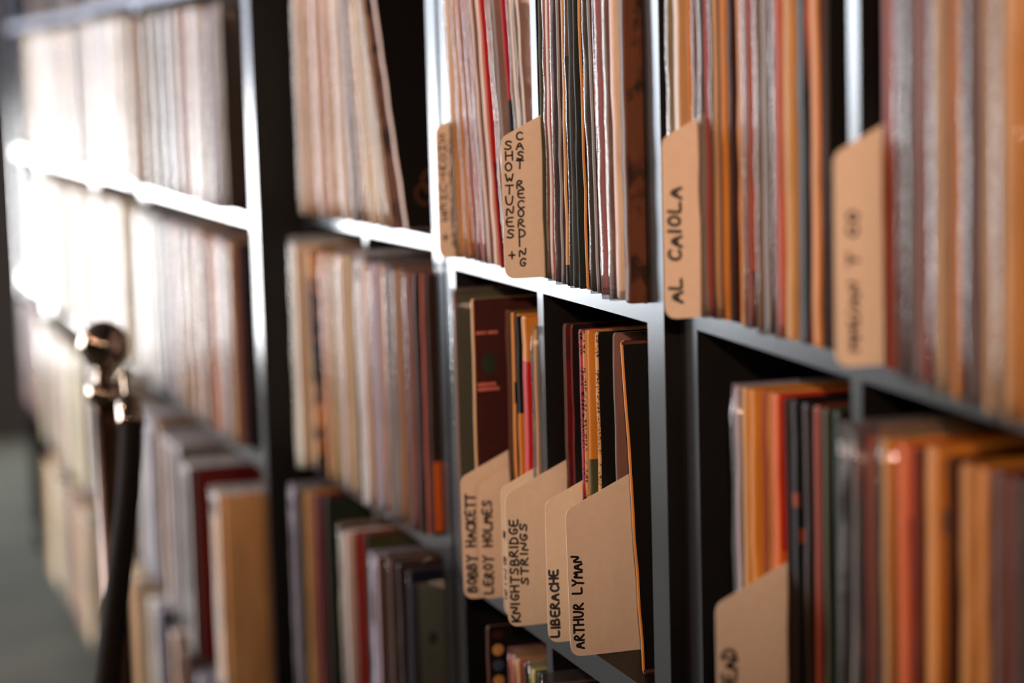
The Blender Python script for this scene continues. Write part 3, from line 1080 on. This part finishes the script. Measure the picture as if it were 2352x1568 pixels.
a2r = [
    R(832, 3.2, 8, 'white', 'pink white', y=800, pl=True, head=0.016, lead=0.008), R(851, 2.8, 8, 'amber', 'tan', y=800, pl=True), R(864, 2.8, 8, 'lilac', 'lilac', y=800, pl=True, lead=0.007),
    R(881, 2.6, 9, 'amber', 'gold', y=800), R(895, 2.6, 8, 'grey', 'grey', y=800, pl=True, lead=0.007), R(909, 2.4, 9, 'mauve', 'tan', y=800, pl=True), R(925, 2.3, 7, 'brown', 'brown', y=800),
    R(937, 2.2, 7, 'mauve', 'rust', y=800, pl=True), R(952, 2.0, 8, 'dark brown', 'black', y=800), R(968, 1.4, 6, 'rose', 'brown', y=800),
    R(981, 1.0, 6, 'dark brown', ('dark brown', 'band', 0.05, 0.045, 'orange'), y=800, desc='dark brown and orange'),
]
fill_bay(UA, -1, 800, a2r, 'dark-sided shelf middle row, right half', 'record jackets beside the black side, middle row', xmin=UA.cols[1][0])
a3 = [
    R(667, 4.2, 8, 'lilac', 'dark brown', y=1250, h=0.355, pl=True, head=0.010, lead=0.008), R(703, 3.0, 12, 'tan', 'tan', y=1250, h=0.355), R(724, 2.6, 16, 'dark red', 'dark red', y=1250, h=0.355),
    R(748, 1.8, 10, 'dark brown', 'dark green', y=1250, h=0.355),
]
fill_bay(UA, -2, 1250, a3, 'dark-sided shelf lower row, left half', 'record jackets beside the black side, lower row', xmin=UA.cols[0][0], xmax=UA.cols[0][1])
a3r = [
    R(772, 5.4, 8, 'tan', 'cream', y=1300, h=0.355, pl=True), R(784, 5.2, 9, 'white', 'pink white', y=1300, h=0.355, pl=True, lead=0.008, head=0.010), R(812, 4.1, 8, 'rust', 'dark red', y=1300, h=0.355),
    R(828, 3.6, 8, 'red', 'brown', y=1300, h=0.355), R(842, 3.1, 8, 'dark brown', 'olive', y=1300, h=0.355),
    R(862, 5.6, 8, 'lilac', 'brown', y=1300, h=0.355, pl=True, lead=0.010, head=0.010), R(892, 4.6, 10, 'brown', 'dark brown', y=1300, h=0.355, pl=True), R(912, 4.2, 10, 'dark brown', 'dark brown', y=1300, h=0.355),
    R(938, 3.6, 6, 'navy', 'navy', y=1300, h=0.352, pl=True, head=0.004, desc='navy-bordered',
      extra=cover_marks([('pale_panel', 'grey green', 'box', 0.062, 0.172, 0.051, 0.163), ('red_spot', 'bright red', 'disc', 0.028, 0.262, 0.006, 0.008)])),
]
fill_bay(UA, -2, 1300, a3r, 'dark-sided shelf lower row, right half', 'record jackets beside the black side, lower row', xmin=UA.cols[1][0])

# =================================================================== bright far shelf
GZ = 'record jackets on the bright forward shelf'


def zbay(k, yref, lst, where, u=UZ):
    lst = sorted(lst, key=lambda e: e['x'])
    groups = [[] for _ in u.cols]
    for e in lst:
        X = hit_y(e['x'], e.get('y', yref), u.L - e['p'] / 100).x + math.tan(math.radians(e.get('a', 0))) * 0.1
        ci = 0
        for j, (c0, c1) in enumerate(u.cols):
            if X >= c0 - 0.02:
                ci = j
        groups[ci].append(e)
    names = ['left third', 'middle third', 'right third'] if len(u.cols) == 3 else ['left half', 'right half']
    for j, g in enumerate(groups):
        if g:
            fill_bay(u, k, yref, g, where + ', ' + names[j], GZ, xmin=u.cols[j][0], xmax=u.cols[j][1])
    return


def auto(xs, p, t, cols, covers=None, pl=1.0, **kw):
    out = []
    for i, x in enumerate(xs):
        c = cols[i % len(cols)]
        v = (covers or cols)[i % len(covers or cols)]
        out.append(R(x, p + random.uniform(-.5, .5), t, c, v, pl=random.random() < pl, lead=0.006, **kw))
    return out


z1 = ([R(268, 3.2, 16, 'cream', 'tan', pl=True), R(283, 3.4, 16, 'white', 'white', pl=True, a=3), R(303, 2.6, 20, 'tan', 'amber'), R(322, 2.4, 20, 'brown', 'tan', pl=True),
       R(342, 2.8, 18, 'beige', 'white', pl=True, a=2), R(358, 2.8, 14, 'white', 'white', pl=True, a=3), R(374, 2.5, 10, 'dark green', 'dark green', a=3),
       R(386, 3.2, 18, 'lilac', 'white', pl=True, a=5), R(404, 2.8, 16, 'white', 'white', pl=True, a=5), R(424, 2.4, 16, 'pink white', 'rose', pl=True, a=2),
       R(438, 2.6, 14, 'pink white', 'tan', pl=True), R(450, 2.8, 16, 'white', 'white', pl=True), R(468, 2.4, 14, 'tan', 'brown', pl=True),
       R(480, 2.5, 14, 'mauve', 'mauve', pl=True), R(494, 2.0, 12, 'lilac', 'white', pl=True), R(508, 1.2, 10, 'white', 'dark brown', pl=True)])
zbay(0, 250, z1, 'forward shelf upper row')
z2 = ([R(302, 2.6, 16, 'white', 'white', pl=True), R(314, 2.6, 18, 'white', 'pale blue', pl=True), R(330, 2.6, 18, 'cream', 'white', pl=True), R(344, 2.6, 18, 'white', 'white', pl=True), R(358, 2.4, 16, 'white', 'white', pl=True),
       R(374, 2.4, 16, 'dark green', 'grey', pl=True), R(388, 2.4, 16, 'lilac', 'pink white', pl=True), R(404, 2.4, 14, 'pink white', 'mauve', pl=True),
       R(420, 2.6, 20, ('white', 'split', 0.16, 'tan'), ('tan', 'mottle', 'brown'), pl=True), R(441, 2.4, 18, 'pink white', 'tan', pl=True), R(458, 2.2, 12, 'pink white', 'mauve', pl=True), R(470, 2.2, 12, 'tan', 'brown', pl=True),  # first spine: its white upper part paints in the daylight beam on this row
       R(484, 2.1, 10, 'orange', 'amber'), R(496, 2.2, 12, 'pink white', 'tan', pl=True), R(510, 2.2, 14, 'lilac', 'mauve', pl=True), R(526, 2.0, 12, 'tan', 'tan', pl=True),
       R(540, 1.2, 12, 'dark red', 'dark red'), R(554, 0.6, 10, 'maroon', 'black')])
zbay(-1, 650, z2, 'forward shelf middle row')
z3 = ([R(322, 4.0, 16, 'white', 'lilac', pl=True), R(338, 4.0, 16, 'white', 'white', pl=True), R(352, 4.2, 18, 'lilac', 'pale blue', pl=True), R(370, 3.6, 14, 'tan', 'brown', pl=True),
       R(384, 5.2, 14, 'white', 'pink white', pl=True, head=0.016), R(398, 5.0, 14, 'lilac', 'mauve', pl=True, head=0.016), R(412, 4.6, 14, 'white', 'grey', pl=True),
       R(432, 6.8, 10, 'white', ('maroon', 'split', 0.26, 'maroon'), pl=True, head=0.016, lead=0.008, desc='maroon'), R(448, 6.0, 9, 'maroon', 'dark red'),
       R(498, 6.8, 10, 'white', 'bright tan', pl=True, head=0.016, lead=0.010, desc='pale-edged amber'), R(514, 5.9, 8, 'bright tan', 'bright tan', h=0.328)])
zbay(-2, 1200, z3, 'forward shelf lower row')
z4 = ([R(302, 3.5, 20, 'cream', 'beige', y=1500), R(330, 3.5, 20, 'white', 'mauve', y=1500, pl=True), R(365, 3.5, 20, 'lilac', 'slate', y=1500, pl=True), R(398, 4.0, 20, 'pink white', 'tan', y=1500, pl=True),
       R(425, 4.0, 20, 'mauve', 'brown', y=1500, pl=True), R(455, 5.0, 12, 'lilac', 'pale blue', y=1520, pl=True), R(500, 5.0, 12, 'lilac', 'lilac', y=1540, pl=True)])
zbay(-3, 1500, z4, 'forward shelf bottom row')

# the two farthest shelves: individual jackets in the rows that face the picture
far_cols = ['cream', 'white', 'pink white', 'white', 'beige', 'cream', 'pale blue', 'tan', 'white', 'lilac', 'grey', 'cream']
GF = 'record jackets on the two farthest shelves'


def far_bay(u, k, ci, n, cols, where, pmin=2.0, pmax=3.4, tmax=0.014):
    CUR[0] = (u.key, k)
    c0, c1 = u.cols[ci]
    step = (c1 - c0 - 0.01) / n
    for i in range(n):
        X = c0 + 0.004 + i * step
        s = cols[i % len(cols)]
        t = min(tmax, step - 0.004)
        pl = random.random() < 0.6
        p = random.uniform(pmin, pmax) / 100
        record((X, u.L - p, u.zt(k, X) + 0.0004), random.uniform(-0.2, 0.4) * (0 if step < 0.025 else 1), t, s, random.choice(far_cols),
               f"{s} record{' in plastic' if pl else ''}, {ordinal(i)} from left, {where}", GF, pl=pl)


rowname = {0: 'upper row', -1: 'middle row', -2: 'lower row', -3: 'bottom row'}
for u, nm, ncol in ((UY, 'second farthest shelf', 2), (UX, 'farthest shelf', 3)):
    for k in (0, -1):
        for ci in range(ncol):
            cc = far_cols[:]
            random.Random(ci * 7 + k * 3 + ncol).shuffle(cc)
            if u is UY and ci == 0 and k == -1:
                cc[7] = 'amber'
            part_nm = (['left half', 'right half'] if ncol == 2 else ['left third', 'middle third', 'right third'])[ci]
            far_bay(u, k, ci, 9, cc, f'{nm} {rowname[k]}, {part_nm}', tmax=0.022)
lowcols = {(-2, 0): ['white', 'olive yellow', 'olive yellow', 'olive yellow', 'grey', 'white'], (-2, 1): ['mauve', 'brown', 'beige', 'cream', 'dark brown', 'mauve'],
           (-3, 0): ['rose', 'tan', 'beige', 'cream', 'beige', 'dark green'], (-3, 1): ['dark green', 'mauve', 'beige', 'tan', 'cream', 'mauve']}
for u, nm, ncol in ((UY, 'second farthest shelf', 2), (UX, 'farthest shelf', 3)):
    for k in (-2, -3):
        for ci in range(ncol):
            part_nm = (['left half', 'right half'] if ncol == 2 else ['left third', 'middle third', 'right third'])[ci]
            far_bay(u, k, ci, 6, lowcols[(k, ci % 2)], f'{nm} {rowname[k]}, {part_nm}', 3.0, 4.4, tmax=0.03)

# the thin jackets packed between them, too many to tell apart
bm = bmesh.new()
fill_names = ['pink white', 'tan', 'beige', 'mauve', 'dark brown', 'lilac', 'brown', 'cream']
rnd = random.Random(5)
for u in (UZ, UY, UX):
    for k in (0, -1, -2, -3):
        for (c0, c1) in u.cols:
            oc_ = [o_ for o_ in OCC.get((u.key, k), []) if c0 - 0.02 < o_[0] < c1]
            X = min([o_[0] for o_ in oc_] + [c1])
            c1 = max([o_[1] for o_ in oc_] + [c0])
            while X < c1 - 0.008:
                mi = rnd.randrange(len(fill_names))
                t = rnd.uniform(0.003, 0.005)
                hit = [o_ for o_ in OCC.get((u.key, k), []) if o_[0] < X + t and o_[1] > X]
                if hit:
                    X = max(o_[1] for o_ in hit) + 0.0005
                    continue
                z = u.zt(k, X) + 0.0004
                f = add_box(bm, X, X + t, u.L + 0.012 + rnd.uniform(-.006, .006), u.L + 0.33, z, z + 0.30, mi=mi)
                X += t + rnd.uniform(0.0015, 0.004)
for u in (UZ, UY, UX):          # dim row above
    for (c0, c1) in u.cols:
        X = c0 + 0.006
        while X < c1 - 0.02:
            mi = rnd.choice([3, 4, 6])
            t = rnd.uniform(0.004, 0.012)
            z = u.zt(1, X) + 0.0004
            add_box(bm, X, X + t, u.L - 0.01 + rnd.uniform(-.006, .006), u.L + 0.31, z, z + 0.31, mi=mi)
            X += t + rnd.uniform(0.001, 0.004)
o = link_mesh('packed_record_jackets', bm, [paper(c) for c in fill_names])
tag(o, 'countless thin record jackets packed behind the front ones on the bright shelves', 'records', kind='stuff')

# =================================================================== stanchion and rope
chrome = plain('polished_steel', (0.42, 0.34, 0.28), rough=0.06, metal=1.0, var=0.02)
bronze = plain('dark_bronze', (0.10, 0.06, 0.045), rough=0.32, metal=1.0, var=0.1)
rope_mat = plain('black_velvet', (0.016, 0.012, 0.011), rough=0.95, bump=0.5, spec=0.15)


def lathe(bm, prof, n=40):
    rings = []
    for r, z in prof:
        rings.append([bm.verts.new((r * math.cos(2 * math.pi * k / n), r * math.sin(2 * math.pi * k / n), z)) for k in range(n)])
    for a in range(len(rings) - 1):
        for k in range(n):
            q = (k + 1) % n
            bm.faces.new((rings[a][k], rings[a][q], rings[a + 1][q], rings[a + 1][k]))
    bm.faces.new(list(reversed(rings[0])))
    bm.faces.new(rings[-1])


ball_c = hit_depth(238, 792, 3.28)
st = empty('rope_stanchion', (ball_c.x, ball_c.y, 0), 'polished metal post with a ball on top, standing before the bright shelf', 'stanchion')
rb = 0.0355
bz = ball_c.z
bm = bmesh.new(); lathe(bm, [(0.15, 0), (0.15, 0.012), (0.13, 0.022), (0.05, 0.035), (0.026, 0.06), (0.02, 0.07)])
link_mesh('base', bm, chrome, st, smooth=True)
bm = bmesh.new(); lathe(bm, [(0.019, 0.069), (0.019, bz - 0.085)])
link_mesh('post', bm, bronze, st, smooth=True)
bm = bmesh.new(); lathe(bm, [(0.019, bz - 0.085), (0.027, bz - 0.083), (0.027, bz - 0.060), (0.021, bz - 0.056), (0.015, bz - 0.050), (0.015, bz - 0.030)])
link_mesh('collar', bm, chrome, st, smooth=True)
bm = bmesh.new()
lathe(bm, [(max(0.0005, rb * math.sin(math.pi * k / 24)), bz - rb * math.cos(math.pi * k / 24)) for k in range(25)], 48)
link_mesh('ball_finial', bm, chrome, st, smooth=True)


def tube(bm, pts, rad, n=16):
    rings = []
    for i, p in enumerate(pts):
        a = pts[max(0, i - 1)]; b = pts[min(len(pts) - 1, i + 1)]
        d = (b - a).normalized()
        s = d.orthogonal().normalized()
        if i and rings:
            s = (prev_s - d * prev_s.dot(d)).normalized()
        prev_s = s
        q = d.cross(s)
        r = rad[i] if isinstance(rad, list) else rad
        rings.append([bm.verts.new(p + (s * math.cos(2 * math.pi * k / n) + q * math.sin(2 * math.pi * k / n)) * r) for k in range(n)])
    for a in range(len(rings) - 1):
        for k in range(n):
            z = (k + 1) % n
            bm.faces.new((rings[a][k], rings[a][z], rings[a + 1][z], rings[a + 1][k]))
    bm.faces.new(list(reversed(rings[0])))
    bm.faces.new(rings[-1])


def smooth_path(ctrl, n=10):
    out = []
    P = [ctrl[0]] + ctrl + [ctrl[-1]]
    for i in range(1, len(P) - 2):
        for k in range(n):
            t = k / n
            p0, p1, p2, p3 = P[i - 1], P[i], P[i + 1], P[i + 2]
            out.append(0.5 * ((2 * p1) + (-p0 + p2) * t + (2 * p0 - 5 * p1 + 4 * p2 - p3) * t * t + (-p0 + 3 * p1 - 3 * p2 + p3) * t ** 3))
    out.append(ctrl[-1])
    return out


r_ctrl = [hit_depth(302, 975, 3.22), hit_depth(296, 1120, 3.12), hit_depth(276, 1300, 3.0), hit_depth(252, 1500, 2.86), hit_depth(226, 1740, 2.68), hit_depth(190, 1960, 2.45), hit_depth(110, 2080, 2.2), hit_depth(-60, 2060, 2.0)]
rope = empty('velvet_rope', r_ctrl[0], 'thick black rope hanging from the metal ball-topped post', 'rope')
bm = bmesh.new()
pp = [p - r_ctrl[0] for p in smooth_path(r_ctrl)]
tube(bm, pp, 0.0165)
link_mesh('rope', bm, rope_mat, rope, smooth=True)
bm = bmesh.new()
e0 = hit_depth(288, 868, 3.25) - r_ctrl[0]
e1 = hit_depth(292, 905, 3.24) - r_ctrl[0]
e2 = Vector((0, 0, 0))
tube(bm, [e1, e1.lerp(e2, .12), e1.lerp(e2, .3), e1.lerp(e2, .85), e2 + (e2 - e1) * 0.05], [0.006, 0.012, 0.0175, 0.019, 0.019])
link_mesh('end_cap', bm, chrome, rope, smooth=True)
bm = bmesh.new()
cpt = Vector((ball_c.x, ball_c.y, bz - 0.07)) - r_ctrl[0]
tube(bm, smooth_path([cpt + (e0 - cpt) * 0.25, e0 + Vector((0, 0, 0.012)), e0, e1]), 0.005, 10)
link_mesh('hook', bm, chrome, rope, smooth=True)

# =================================================================== last shelf, nearly empty, cut by the left edge of the picture
xw = UX.x0 - 0.0015
UW = make_unit('W', xw - WU, xw, L_Z, 0.43, 0.0, 0.0, 2, 'half-empty black record shelf at the left edge of the picture')
CUR[0] = ('W', -2)
for ci in (0, 1):
    c0, c1 = UW.cols[ci]
    n = 14
    for i in range(n):
        X = c0 + 0.005 + i * (c1 - c0 - 0.01) / n
        cc = random.choice(['brown', 'dark brown', 'maroon', 'brown', 'rust'])
        record((X, UW.L - 0.004 - random.uniform(0, .006), UW.zt(-2, X) + 0.0004), 0, 0.018, cc, cc,
               f"{cc} record, {ordinal(i)} from left, half-empty left shelf lower row, {('left half', 'right half')[ci]}", 'brown records on the half-empty shelf')
for i in range(9):
    z = UW.zt(-1, 0) + 0.0006 + i * 0.0125
    bm = bmesh.new()
    add_box(bm, 0, 0.292, 0, 0.300, 0, 0.012)
    bevel_all(bm, 0.0012)
    o = link_mesh('flat_record_box', bm, paper('white'), loc=(UW.cols[1][0] + 0.012 + random.uniform(-.004, .004), UW.L + 0.002 - random.uniform(0, .012), z))
    tag(o, f'white record box lying flat on the half-empty shelf, {ordinal(i)} from the bottom of its stack', 'box', 'white boxes stacked flat on the half-empty shelf')

for w in WARN:
    print('WARN', w)
